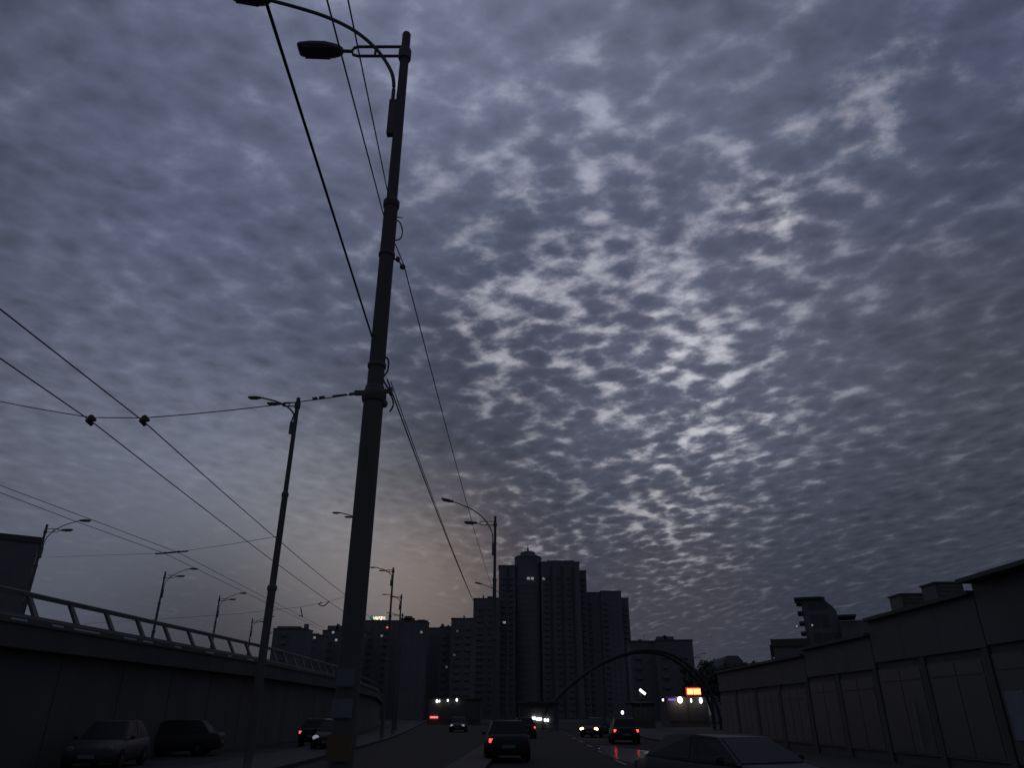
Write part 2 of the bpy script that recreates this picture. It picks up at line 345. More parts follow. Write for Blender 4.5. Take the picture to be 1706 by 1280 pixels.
lamp_px(669, 991, 73, .12, 'smaller lamp just right of the one in the warm glow', 'lamps left of the near pole', 0, .58, .92, .62)
lamp_px(671, 1022, 88, .12, 'tiniest lamp low over the rooftops, one head left of its pole', 'lamps left of the near pole', 0, .58, .92, .62)

# ------------------------------------------------------------------ overpass on the left
NEAR = [(-30, -20.5), (25.2, -16.4), (45.4, -14.9), (70, -14.9), (100, -17.5), (150, -25)]
FAR = [(-30, -34), (85, -34.2), (105, -37.2), (122, -40.4), (150, -47)]
near = lambda y: lerp_tab(NEAR, y); far = lambda y: lerp_tab(FAR, y)
ov = empty('overpass', (-24, 30, 0), 'dark concrete road overpass with slanted railing posts at left', 'bridge')
off = Vector((24, -30, 0))
def sweep(name, prof, y0, y1, m, step=5, side=near):          # prof: (dx, z) closed outline swept along the edge
    mb = MB(); n = len(prof); ys = [y0+step*i for i in range(int((y1-y0)/step)+1)]; vs = []; fs = []
    for y in ys: vs += [(side(y)+dx+24, y-30, z) for dx, z in prof]
    for i in range(len(ys)-1):
        for k in range(n): fs.append((i*n+k, i*n+(k+1) % n, (i+1)*n+(k+1) % n, (i+1)*n+k))
    fs += [tuple(range(n)), tuple(reversed(range((len(ys)-1)*n, len(ys)*n)))]
    return mb.add(vs, fs).build(name, m, ov)
mb = MB(); ys = list(range(-20, 151, 10))
for a, b in zip(ys, ys[1:]):
    mb.hexa([(near(a)+23.5, a-30, 3.55), (far(a)+24.5, a-30, 3.55), (far(b)+24.5, b-30, 3.55), (near(b)+23.5, b-30, 3.55)][::-1],
            [(near(a)+23.5, a-30, 4.45), (far(a)+24.5, a-30, 4.45), (far(b)+24.5, b-30, 4.45), (near(b)+23.5, b-30, 4.45)][::-1])
mb.build('deck', CONC, ov)
sweep('fascia', [(-.5, 3.7), (.15, 3.7), (.22, 4.40), (.30, 4.42), (.30, 4.62), (.22, 4.66), (.18, 4.74), (-.16, 4.74), (-.16, 4.46), (-.5, 4.46)], -20, 150, CONC)
sweep('fascia', [(-.3, 3.7), (.5, 3.7), (.5, 4.46), (.16, 4.46), (.16, 4.94), (-.18, 4.94), (-.3, 4.6)], -20, 150, CONC, side=far)
sweep('top_rail', [(-.42, 5.40), (-.24, 5.38), (-.22, 5.52), (-.30, 5.56), (-.42, 5.54)], -20, 105, STEEL, 2.5)
post_me = MB().hexa([(.10, .26, 4.72), (-.02, .26, 4.72), (-.02, .0, 4.72), (.10, .0, 4.72)], [(-.26, .10, 5.43), (-.38, .10, 5.43), (-.38, -.12, 5.43), (-.26, -.12, 5.43)]).mesh('post', STEEL)
for i in range(-10, 25):
    y = 25.35+2.26*i; inst('post', post_me, ov, (near(y)+24, y-30, 0))
for y in [24, 26, 27.2, 28.2, 30.4, 31.8, 34.5, 37.5, 40, 42.5]:  # light dashes along the ledge, painted in as thin pale strips
    L = random.uniform(.5, 1.3); x = near(y)+.302; x2 = near(y+L)+.302
    MB().hexa([(x, y, 4.50), (x+.008, y, 4.50), (x2+.008, y+L, 4.50), (x2, y+L, 4.50)], [(x, y, 4.56), (x+.008, y, 4.56), (x2+.008, y+L, 4.56), (x2, y+L, 4.56)]).build('painted_glint', PALE, ov, off)
for i in range(42):                                           # retaining wall panels under the deck edge
    y = -20+4.0*i
    a, b = near(y+.03)-.35+24, near(y+3.97)-.35+24
    MB().hexa([(a, y-29.97, -.05), (b, y-26.03, -.05), (b-.4, y-26.03, -.05), (a-.4, y-29.97, -.05)], [(a, y-29.97, 3.69), (b, y-26.03, 3.69), (b-.4, y-26.03, 3.69), (a-.4, y-29.97, 3.69)]).build('wall_panel', CONC, ov)
mb = MB()
for a, b in zip(ys, ys[1:]):
    mb.hexa([(near(a)+23.62, a-30, -.1), (far(a)+24.6, a-30, -.1), (far(b)+24.6, b-30, -.1), (near(b)+23.62, b-30, -.1)][::-1], [(near(a)+23.62, a-30, 3.54), (far(a)+24.6, a-30, 3.54), (far(b)+24.6, b-30, 3.54), (near(b)+23.62, b-30, 3.54)][::-1])
mb.build('ramp_core', CONC, ov)
for (px, py), Y, lab in [((79, 874), 49.5, 'lamp on the overpass beside the dark block at the left edge'), ((276, 953), 68.1, 'lamp on the overpass, second from the left edge'),
                         ((366.5, 993), 83.0, 'lamp on the overpass, third from the left edge'), ((421, 1031), 103.3, 'small lamp on the overpass, fourth from the left edge'), ((446.5, 1050), 119, 'farthest overpass lamp, tucked beside the second largest lamp pole')]:
    lamp_px(px, py, Y, 4.45, lab, G3, math.pi)

# ------------------------------------------------------------------ wires
def sagged(a, b, sag, n=14):
    a, b = Vector(a), Vector(b); return [a.lerp(b, i/n)-Vector((0, 0, sag*4*(i/n)*(1-i/n))) for i in range(n+1)]
def wire(name, pts, r, label, cat='wire', group=None):
    o = MB().tube(pts, r, 6).build(name, WIRE); return tag(o, label, cat, group)
A1, A2 = P(241, 704, 9.6), P(152, 702, 9.6)
def trolley(pn, a, pf, lab):
    pts = [pn+(pn-a)*4, pn, a]+sagged(a, pf, .06, 8)[1:]
    e = pf+(pf-a).normalized()*36; pts += sagged(pf, e, .05, 6)[1:]
    return wire('trolley_wire', pts, .0085, lab, 'wire', 'trolley wires over the left carriageway')
trolley(P(0, 515, 6.57), A1, P(575, 992, 26.6), 'taut overhead trolley wire, the upper of the near pair at left')
trolley(P(0, 597, 7.7), A2, P(570, 1018, 30.5), 'taut overhead trolley wire, the lower of the near pair at left')
s0, s1, s2, s3 = P(602, 655, 8.78), P(241, 696.5, 9.6), P(152, 696, 9.6), P(0, 669, 10.0)
spn = empty('span_wire', s0, 'cross span wire from the near pole out to the left edge', 'wire')
pts = sagged(s0, s1, .035, 10)+[s2]+sagged(s2, s3, .01, 4)[1:]+[s3+(s3-s2)*2.2]
MB().tube([p-s0 for p in pts], .007, 6).build('strand', WIRE, spn)
for a in (s1, s2):
    c = a-s0
    MB().ball(c+Vector((0, 0, .0)), .045, .045, .045).tube([c, c+Vector((.01, 0, -.05))], .04).ball(c+Vector((.05, 0, -.035)), .035, .035, .028).tube([c+Vector((-.03, -.04, -.05)), c+Vector((.0, .06, -.085))], .032).build('hanger', IRON, spn)
d = (s1-s0).normalized()
for t0, t1, r in [(.10, .17, .022), (.22, .42, .016), (.55, .62, .022), (.66, .72, .018)]:
    MB().tube([d*t0, d*t1], r).build('turnbuckle', IRON, spn)
# span over the overpass, and its pair of trolley wires
def bw(pxs, lab):
    pts = []
    for px, py in pxs:
        dd = ray(px, py); Y = 7.55*dd.y/dd.z; pts.append(P(px, py, Y))
    pts = [pts[0]+(pts[0]-pts[1])*1.2]+pts+[pts[-1]+(pts[-1]-pts[-2])*1.0]
    return wire('trolley_wire', pts, .012, lab, 'wire', 'trolley wires over the overpass')
bw([(0, 809), (149, 865), (297, 921), (455, 1003)], 'thin trolley wire over the overpass, upper of the far pair')
bw([(0, 821), (115, 865), (275, 923), (440, 1003)], 'thin trolley wire over the overpass, lower of the far pair')
q = [P(463, 894, 24.7), P(380, 908, 30), P(297, 920, 36), P(275, 922, 36.5), P(80, 929, 49.2)]
sp2 = empty('span_wire', q[0], 'thin span wire reaching left from the second largest lamp pole', 'wire')
MB().tube([p-q[0] for p in q], .009, 6).build('strand', WIRE, sp2)
for a in q[2:4]:
    c = a-q[0]; MB().ball(c, .09, .06, .06).tube([c+Vector((-.45, -.1, -.06)), c+Vector((.45, .1, .06))], .04).build('hanger', IRON, sp2)
q = [P(604, 988, 41.8), P(573, 995, 41.8), P(548, 1003, 41), P(500, 1012, 42), P(400, 1023, 45), P(300, 1030, 48), P(140, 1040, 52)]
sp3 = empty('span_wire', q[0], 'lowest thin span wire left of the near pole, with a hook-shaped hanger', 'wire')
MB().tube([p-q[0] for p in q], .010, 6).build('strand', WIRE, sp3)
c = q[2]-q[0]
MB().tube(arc_pts([c, P(540, 1010, 41)-q[0], P(534, 1009, 41)-q[0], P(531, 1007, 41)-q[0], P(536, 1004, 41)-q[0]]), .03, 6).build('hanger', IRON, sp3)
MB().tube([P(501, 1013, 42)-q[0], P(504, 1029, 42)-q[0]], .03, 6).tube([P(498, 1027, 42)-q[0], P(504, 1027, 42)-q[0]], .03, 6).build('hanger', IRON, sp3)
# feeder cables along the median poles
K = P(640, 606, 8.9)
c1 = [P(445, 8, 3.15)+(P(445, 8, 3.15)-P(620, 560, 8.7))*1.5, P(445, 8, 3.15), P(533, 280, 4.85), P(620, 562, 8.75), K]
c1 = [c1[0]]+sagged(P(445, 8, 3.3), P(620, 562, 8.8), .0, 6)+[K]
wire('feeder_cable', c1, .013, 'thick cable rising from the near pole to the top edge by the lamp head', 'cable')
B2 = P(823, 1064, 42.6)
for dx, dy, r, lab in [(0, 0, .011, 'thicker of two twin cables sloping from near pole to skyline'), (6, 4, .007, 'thinner of two twin cables sloping from near pole to skyline')]:
    a = P(645+dx, 632+dy, 9.0); wire('feeder_cable', sagged(a, B2+Vector((0, dx*.01, -dx*.008)), .42, 16), r, lab, 'cable')
a = P(673, 442, 9.05); b = P(826, 996, 42.6)
u1 = [P(545, 0, 4.3)+(P(545, 0, 4.3)-P(638, 355, 8.9))*1.2]+[P(545, 0, 4.3), P(592, 178, 5.75), P(638, 355, 8.9), a]
u1 = [u1[0]]+sagged(P(545, 0, 4.3), P(640, 362, 8.95), .0, 4)+[a]+sagged(a, b, .34, 14)[1:]
wire('feeder_cable', u1, .009, 'thin cable passing behind the near pole and down to the tower', 'cable')
e0 = P(580, 0, 4.5); e1 = P(651, 345, 8.95)
wire('feeder_cable', [e0+(e0-e1)*1.2, e0, e1], .008, 'thin cable ending at the near pole joint, inner of the top pair', 'cable')

# ------------------------------------------------------------------ far buildings
def grid_windows(x0, x1, y, z0, z1, dx=3.2, dz=3.0, w=1.5, h=1.5, mb=None, skip=()):
    """panes set 2 cm proud-recessed in the front wall plane y, with sills"""
    mb = mb or MB(); nx = max(1, int((x1-x0)/dx)); ox = x0+((x1-x0)-nx*dx)/2
    nz = max(1, int((z1-z0-1)/dz))
    for i in range(nx):
        if i in skip: continue
        for k in range(nz):
            cx = ox+(i+.5)*dx; cz = z0+1.6+k*dz
            mb.box(cx-w/2, cx+w/2, y-.03, y+.10, cz, cz+h)
    return mb
def side_windows(x, y0, y1, z0, z1, sgn, dy=3.4, dz=3.0, mb=None):
    mb = mb or MB(); ny = max(1, int((y1-y0)/dy)); nz = max(1, int((z1-z0-1)/dz))
    for i in range(ny):
        for k in range(nz):
            cy = y0+(i+.5)*dy; cz = z0+1.6+k*dz; mb.box(x-.1, x+.03, cy-.7, cy+.7, cz, cz+1.5) if sgn > 0 else mb.box(x-.03, x+.1, cy-.7, cy+.7, cz, cz+1.5)
    return mb
def slab_mb(x0, x1, y, z0, z1, dz=3.0, d=.9):
    mb = MB(); k = 0
    while z0+dz*k+1.1 < z1: mb.box(x0, x1, y-d, y-.01, z0+dz*k, z0+dz*k+1.05); k += 1
    return mb
def block(px0, px1, py, Y, label, m=PANEL, depth=8, bits=(), lit=(), balc=(), name='apartment_block', group=None, turn=0, pivot=1):
    a, b = P(px0, py, Y), P(px1, py, Y); H = (a.z+b.z)/2; cx = (a.x+b.x)/2; w = (b.x-a.x)/2
    t = empty(name, (cx, Y, 0), label, 'building', group)
    if turn:
        t.rotation_euler = (0, 0, R(turn)); c = b.x if pivot > 0 else a.x; t.location = (c-pivot*w*math.cos(R(turn)), Y-pivot*w*math.sin(R(turn)), 0)
    MB().box(-w, w, 0, depth, 0, H-.6).build('wall', m, t)
    rf = MB().box(-w-.15, w+.15, -.15, depth+.15, H-.6, H-.25).box(-w-.15, w+.15, -.15, .15, H-.25, H).box(-w-.15, w+.15, depth-.15, depth+.15, H-.25, H).build('roof', ROOFM, t)
    wg = grid_windows(-w+.6, w-.6, 0, 0, H-1.2)
    if cx < 0: side_windows(w, .5, depth-.5, 0, H-1.2, 1, mb=wg)
    else: side_windows(-w, .5, depth-.5, 0, H-1.2, -1, mb=wg)
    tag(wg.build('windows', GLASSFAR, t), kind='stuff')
    for bx0, bx1, by, nm in bits:                 # stair heads, chimneys, masts on the roof
        p0, p1 = P(bx0, by, Y+depth*.35), P(bx1, by, Y+depth*.35)
        if nm == 'mast': MB().tube([((p0.x+p1.x)/2-cx, depth*.35, H-.5), ((p0.x+p1.x)/2-cx, depth*.35, p0.z)], .09, 6).build('mast', IRON, rf)
        else: MB().box(p0.x-cx, p1.x-cx, depth*.35, depth*.35+3, H-.3, p0.z).build(nm, m, rf)
    for lx, ly, lm in lit:
        p = P(lx, ly, Y-.05); MB().box(-.5, .5, -.06, .0, -.45, .45).build('lit_window', lm, t, (p.x-cx, 0, p.z))
    for bx0, bx1 in balc:
        p0, p1 = P(bx0, py, Y), P(bx1, py, Y)
        tag(slab_mb(p0.x-cx, p1.x-cx, 0, 3.2, H-2).build('balconies', m, t), kind='stuff')
    return t
GB = 'apartment blocks on the left skyline'
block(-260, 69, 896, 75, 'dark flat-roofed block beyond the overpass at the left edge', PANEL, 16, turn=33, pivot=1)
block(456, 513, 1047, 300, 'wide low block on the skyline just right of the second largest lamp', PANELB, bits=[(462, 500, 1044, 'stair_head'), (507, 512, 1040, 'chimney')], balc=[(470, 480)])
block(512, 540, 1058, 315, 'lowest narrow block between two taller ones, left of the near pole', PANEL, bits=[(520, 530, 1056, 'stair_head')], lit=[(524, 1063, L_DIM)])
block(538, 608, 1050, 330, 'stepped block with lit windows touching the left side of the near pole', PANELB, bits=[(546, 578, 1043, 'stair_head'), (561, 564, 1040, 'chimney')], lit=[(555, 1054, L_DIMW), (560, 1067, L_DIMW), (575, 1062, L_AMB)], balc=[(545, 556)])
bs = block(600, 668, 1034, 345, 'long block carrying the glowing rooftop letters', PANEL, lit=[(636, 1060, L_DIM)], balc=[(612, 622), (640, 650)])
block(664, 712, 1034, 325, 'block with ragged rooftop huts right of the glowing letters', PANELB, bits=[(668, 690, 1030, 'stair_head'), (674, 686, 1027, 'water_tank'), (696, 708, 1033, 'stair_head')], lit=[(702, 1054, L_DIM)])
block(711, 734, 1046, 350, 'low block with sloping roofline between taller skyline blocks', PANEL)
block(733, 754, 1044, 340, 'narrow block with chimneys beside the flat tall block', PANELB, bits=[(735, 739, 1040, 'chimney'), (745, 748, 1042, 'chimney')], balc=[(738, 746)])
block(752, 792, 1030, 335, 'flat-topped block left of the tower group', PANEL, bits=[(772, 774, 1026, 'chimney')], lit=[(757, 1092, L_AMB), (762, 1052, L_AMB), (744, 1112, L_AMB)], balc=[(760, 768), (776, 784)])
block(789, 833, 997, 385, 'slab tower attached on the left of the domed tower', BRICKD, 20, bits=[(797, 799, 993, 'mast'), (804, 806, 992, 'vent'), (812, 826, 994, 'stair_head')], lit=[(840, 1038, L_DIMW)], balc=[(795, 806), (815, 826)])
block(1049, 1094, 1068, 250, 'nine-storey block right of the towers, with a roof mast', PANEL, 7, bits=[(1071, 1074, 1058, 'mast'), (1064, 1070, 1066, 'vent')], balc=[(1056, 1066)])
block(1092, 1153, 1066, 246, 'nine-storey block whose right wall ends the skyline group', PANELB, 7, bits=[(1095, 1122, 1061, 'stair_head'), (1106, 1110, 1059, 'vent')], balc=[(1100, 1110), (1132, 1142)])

# the domed tower
YT = 400.0; S = P(1, 950, YT).x-P(0, 950, YT).x
def TX(px): return (px-904)*S
def TZ(py): return P(904, py, YT).z
tw = empty('residential_tower', (P(904, 950, YT).x, YT, 0), 'tall residential tower crowned by a round drum with dome and spire', 'building')
def sect(px0, px1, py, y0, y1, m=BRICKC, nm='wall'):
    MB().box(TX(px0), TX(px1), y0, y1, 0, TZ(py)-.8).box(TX(px0)-.3, TX(px1)+.3, y0-.3, y1, TZ(py)-.8, TZ(py)).build(nm, m, tw)
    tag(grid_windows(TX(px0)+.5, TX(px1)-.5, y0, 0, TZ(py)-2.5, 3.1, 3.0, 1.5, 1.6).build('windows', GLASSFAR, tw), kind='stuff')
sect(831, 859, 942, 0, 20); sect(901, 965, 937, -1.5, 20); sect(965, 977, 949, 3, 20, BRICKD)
MB().box(TX(912), TX(958), 2, 12, TZ(937), TZ(933)).build('plant_room', BRICKD, tw)
MB().lathe([(TX(938)-TX(915), TZ(938)-.3), (TX(938)-TX(915), TZ(934)), (TX(938)-TX(922), TZ(932.5))], 24, (TX(936), 9, 0), False).build('plant_room', BRICKD, tw)
r = (TX(903)-TX(857))/2; cxx = TX(880)
MB().lathe([(r, 0), (r, TZ(944))], 28, (cxx, 5, 0), False).build('round_bay', BRICKC, tw)
MB().lathe([(r+.06, 4), (r+.06, TZ(976))], 28, (cxx, 5, 0), False).build('bay_glazing', GLASSFAR, tw)
for k in range(25):
    z = 5+k*3.0
    if z > TZ(978): break
    MB().lathe([(r+.22, z), (r+.22, z+.5)], 28, (cxx, 5, 0), False).build('floor_band', BRICKC, tw)
MB().lathe([(r+.3, TZ(976)), (r+.3, TZ(968)), (r+.6, TZ(967)), (r+.6, TZ(966))], 28, (cxx, 5, 0), False).build('bay_cornice', BRICKC, tw)
d = MB(); rp = lambda px: abs(TX(px)-cxx)
d.lathe([(rp(857.5), TZ(944)), (rp(857.5), TZ(929)), (rp(856.5), TZ(928)), (rp(857.5), TZ(926.5)), (rp(862), TZ(924.5)), (rp(867), TZ(923.5)), (rp(867), TZ(920.5)), (rp(868.5), TZ(918)), (rp(873), TZ(916.6)), (rp(878), TZ(916)), (rp(879.3), TZ(914.5))], 28, (cxx, 5, 0), False)
dome = d.build('drum_and_dome', BRICKD, tw)
MB().lathe([(.55, TZ(916.5)), (.45, TZ(914)), (.7, TZ(912.5)), (.25, TZ(911)), (.12, TZ(907)), (.03, TZ(904))], 8, (cxx, 5, 0)).build('spire', IRON, dome)
for px0, px1 in [(836, 842), (848, 855), (906, 913), (926, 931), (943, 949), (968, 974)]:
    y0 = 0 if px1 < 860 else (-1.5 if px1 < 965 else 3)
    tag(slab_mb(TX(px0), TX(px1), y0, 3.5, TZ(955)).build('balconies', BRICKD, tw), kind='stuff')
for px0 in (845, 916, 934, 952):
    y0 = 0 if px0 < 860 else -1.5
    MB().box(TX(px0), TX(px0)+.9, y0-.7, y0-.02, 0, TZ(945)).build('pilaster', SHOPW, tw)
for px, py in [(880, 966), (886.5, 966), (905.5, 965.5), (840.5, 1038)]:
    y0 = (5-math.sqrt(max(.1, (r+.7)**2-(TX(px)-cxx)**2))) if 858 < px < 902 else (-1.6 if px > 900 else -.12)
    MB().box(TX(px)-.75, TX(px)+.75, y0-.12, y0, TZ(py)-.6, TZ(py)+.6).build('lit_window', L_DIM if px > 900 else L_DIMW, tw)
MB().tube([(TX(846), 5, TZ(942)), (TX(846), 5, TZ(936))], .12, 6).build('mast', IRON, tw)
MB().box(TX(841), TX(852), 4, 8, TZ(942), TZ(940)).build('vent', BRICKD, tw)
t2 = empty('residential_tower', (P(1010, 990, 410).x, 410, 0), 'shorter stepped tower against the right side of the domed tower', 'building')
S2 = P(1, 990, 410).x-P(0, 990, 410).x
def T2(px0, px1, py, y0):
    X0, X1 = (px0-1010)*S2, (px1-1010)*S2; H = P(1010, py, 410).z
    MB().box(X0, X1, y0, 20, 0, H-.7).box(X0-.25, X1+.25, y0-.25, 20, H-.7, H).build('wall', BRICKC, t2)
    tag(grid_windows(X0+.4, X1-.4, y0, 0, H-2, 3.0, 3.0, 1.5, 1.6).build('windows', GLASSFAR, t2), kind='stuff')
    tag(slab_mb(X0+1, X0+3.5, y0, 3.5, H-3).build('balconies', BRICKD, t2), kind='stuff')
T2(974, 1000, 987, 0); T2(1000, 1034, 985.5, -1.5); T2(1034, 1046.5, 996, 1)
H2 = P(1010, 983.5, 410).z
MB().lathe([((1024-1008)*S2, H2-3), ((1024-1008)*S2, H2-.6), ((1020-1008)*S2, H2)], 20, ((1016-1010)*S2, 7, 0), False).build('plant_room', BRICKD, t2)
MB().tube([((1007-1010)*S2, 6, H2-1), ((1007-1010)*S2, 6, H2+1.2)], .12, 6).build('mast', IRON, t2)

# glowing letters on the long block's roof
Hs = bs.location; zr = P(634, 1033.5, 345).z
sg = empty('rooftop_sign', (P(628, 1030, 345).x, 345.3, zr), 'glowing pale yellow rooftop letters with a green emblem', 'sign')
ss = P(1, 1030, 345).x-P(0, 1030, 345).x
MB().box(-11*ss, 13*ss, .25, .40, .0, .25).build('sign_frame', IRON, sg)
for k in range(7): MB().box((-10+k*3.7)*ss, (-10+k*3.7)*ss+.1, .25, .4, -.3, 1.7).build('strut', IRON, sg)
for k, ch in enumerate('verum'):
    cu = bpy.data.curves.new('letter', 'FONT'); cu.body = ch; cu.size = 2.75; cu.extrude = .08; cu.align_x = 'CENTER'; cu.offset = .05
    tmp = bpy.data.objects.new('tmp', cu); col.objects.link(tmp); bpy.context.view_layer.update()
    me = bpy.data.meshes.new_from_object(tmp.evaluated_get(bpy.context.evaluated_depsgraph_get())); bpy.data.objects.remove(tmp)
    me.materials.clear(); me.materials.append(L_LET)
    o = inst('letter', me, sg, ([-4.6, -1.0, 2.5, 5.9, 10.2][k]*ss, .1, .18)); o.rotation_euler = (math.pi/2, 0, 0)
MB().prism([(-.45, 0), (.45, 0), (.8, .7), (.55, 1.6), (0, 2.2), (-.55, 1.6), (-.8, .7)], .05, .2).build('emblem', L_GRN, sg, (-9.5*ss, 0, .2))
rs = P(647, 1046, 344.9); o = MB().box(-.8, .8, -.25, -.02, -.28, .28).build('lit_sign', L_PINK, bs, (rs.x-bs.location.x, 0, rs.z))

# ------------------------------------------------------------------ low shop row on the right
WX = 14.0
def shop(y0, y1, H, label, fz, bays, m=SHOPW, depth=10, over=.25):
    t = empty('shop_building', (WX, (y0+y1)/2, 0), label, 'building', 'shops along the right pavement'); L = (y1-y0)/2
    MB().box(0, depth, -L+.01, L-.01, 0, H-.12).build('wall', m, t)
    rf = MB().box(-over, depth, -L+.015, L-.015, H-.12, H).build('roof', ROOFM, t)
    n = 3
    for i in range(n):
        a = -L+2*L*i/n; MB().box(-.08, -.005, a+.008, a+2*L/n-.008, fz, H-.13).build('fascia_panel', SHOPF, t)
    for i in range(bays):
        a = -L+2*L*i/bays; b = a+2*L/bays
        MB().box(-.07, -.004, a+.03, a+.33, .12, fz-.02).build('pilaster', m, t)
        fr = MB().box(-.05, -.003, a+.34, b-.01, .45, fz-.25).build('window', FRAME, t)
        np_ = max(1, int((b-a)/1.3)); pw = (b-a-.62)/np_
        for k in range(np_): MB().box(-.065, -.052, a+.48+k*pw, a+.48+(k+1)*pw-.06, .52, fz-.75).box(-.065, -.052, a+.48+k*pw, a+.48+(k+1)*pw-.06, fz-.68, fz-.32).build('pane', GLASS, fr)
    return t
sh1 = shop(4, 22.1, 5.42, 'tallest nearest shop with overhanging roof at the right edge', 3.55, 4, over=.55)
sh2 = shop(22.14, 29.2, 5.12, 'shop with two box vents on its roof, at right', 3.5, 2)
sh3 = shop(29.24, 36.2, 4.6, 'middle low shop in front of the curved-roof building', 3.3, 2, m=mat('shop_render_dark', (.155, .15, .145), .85, 0, .2, .7))
sh4 = shop(36.24, 52, 4.35, 'farthest low shop of the right row', 3.1, 4)
def roof_unit(px0, px1, pyt, X, lab):
    Y = X/(ray((px0+px1)/2, pyt).x/ray((px0+px1)/2, pyt).y); p0, p1 = P(px0, pyt, Y), P(px1, pyt, Y)
    t = empty('roof_vent', ((p0.x+p1.x)/2, Y, 5.12), lab, 'vent', 'box vents on the shop roof'); w = (p1.x-p0.x)/2; h = p0.z-5.12
    MB().box(-w, w, -.45, .45, .002, h-.06).build('housing', FRAME, t); MB().box(-w-.04, w+.04, -.49, .49, h-.06, h).build('lid', ROOFM, t)
    for k in range(4): MB().box(-w+.08, w-.08, -.47, -.452, .15+k*.14, .22+k*.14).build('louvre', IRON, t)
roof_unit(1490, 1530, 992, 15.2, 'left and lower of the two box vents on the shop roof')
roof_unit(1545, 1590, 973.5, 15.0, 'right and higher of the two box vents on the shop roof')
pp = P(1668, 1195, 22.4)
MB().box(-.145, -.125, -.42, .42, -.62, .62).build('poster', mat('pale_poster', (.30, .30, .36), .7, 0, .35, 3), sh1, (0, 22.0-13.05-.6, 1.68))
MB().box(-.145, -.125, -.035, .035, -.70, .70).build('pale_strip', PLATE, sh2, (0, 26.9-25.67, 1.42))

# curved glass building beyond the shops
YG = 88.0; g0 = P(1335, 1000, YG)
gb = empty('curved_roof_building', (g0.x, YG, 0), 'dark building with a steep curved roof and ledges rising behind the shops', 'building', None, R(-21.5))
def GX(px, py): return P(px, py, YG).x-g0.x
def GZ(px, py): return P(px, py, YG).z
prof = [(GX(1334, 1003), 0), (GX(1334, 1003), GZ(1334, 1000)), (GX(1366, 999), GZ(1366, 999)), (GX(1374, 1005), GZ(1374, 1005)), (GX(1383, 1013), GZ(1383, 1013)), (GX(1389, 1021), GZ(1389, 1021)), (GX(1393, 1032), GZ(1393, 1032)), (GX(1393, 1032), 0)]
MB().prism(prof, 0, 14).build('wall', PANELB, gb)
led = MB().box(-.55, .1, -.35, 3, .0, .22).mesh('ledge', ROOFM)
for k in range(7): inst('ledge', led, gb, (GX(1334, 1003), 0, GZ(1334, 1000)-.4-k*1.15))
MB().box(-.75, GX(1366, 999)-GX(1334, 999), -.4, 3, 0, .25).build('roof_edge', ROOFM, gb, (GX(1334, 999), 0, GZ(1334, 1000)))
gw = MB()
for k in range(6):
    for i in range(4 if k < 4 else 2): gw.box(.7+i*1.05, 1.55+i*1.05, -.05, .05, 3+k*2.0, 4.4+k*2.0)
tag(gw.build('windows', GLASS, gb), kind='stuff')
MB().box(GX(1393, 1036), GX(1430, 1038), -1, 12, 0, GZ(1410, 1039)).build('wing', PANEL, gb)
MB().prism([(GX(1430, 1038), 0), (GX(1430, 1039), GZ(1430, 1039)), (GX(1446, 1050), GZ(1446, 1050)), (GX(1446, 1050), 0)], -1, 12).build('wing', PANEL, gb)
MB().box(GX(1392, 1033), GX(1418, 1033), -2, 2, 0, .22).build('canopy', ROOFM, gb, (0, 0, GZ(1400, 1034)))
for px, py in [(1328.5, 1044), (1352.5, 1043.5)]:
    MB().ball((GX(px, py), -.5, GZ(px, py)), .11, .11, .11).build('small_light', L_DIMW, gb)
MB().tube([(GX(1328.5, 1044), -.5, GZ(1328, 1044)), (GX(1336, 1044), -.4, GZ(1328, 1044))], .05, 6).build('light_arm', IRON, gb)
blk = block(1286, 1342, 1066, 64, 'plain dark box building left of the curved-roof building', PANEL, 12, turn=-19, pivot=-1)
p = P(1283.5, 1075, 60); lone = MB().lathe([(.10, 0), (.08, p.z-.1), (.11, p.z-.08), (.02, p.z)], 10).build('post', POLE, None, (p.x, 60, 0))
tag(lone, 'thin short post left of the plain box building', 'post')

# low hall with a domed roof among the trees
hp = P(1222, 1093, 190); hl = empty('domed_hall', (hp.x, 190, 0), 'low hall with rounded roof on the tree line, right of centre', 'building')
w = P(1243, 1100, 190).x-hp.x
MB().prism([(-w, 0), (-w, hp.z-3.2), (-w*.8, hp.z-.6), (-w*.45, hp.z), (w*.35, hp.z), (w*.7, hp.z-1.1), (w, hp.z-3.4), (w, 0)], 0, 14).build('hall', PANELB, hl)
tag(grid_windows(-w+.6, w-.6, 0, 0, hp.z-4, 2.4, 3.2, 1.2, 1.6).build('windows', GLASS, hl), kind='stuff')
lamp_px(1152, 1092, 150, 0, 'lone lamp head reaching right from behind the nine-storey block', G1, math.pi)

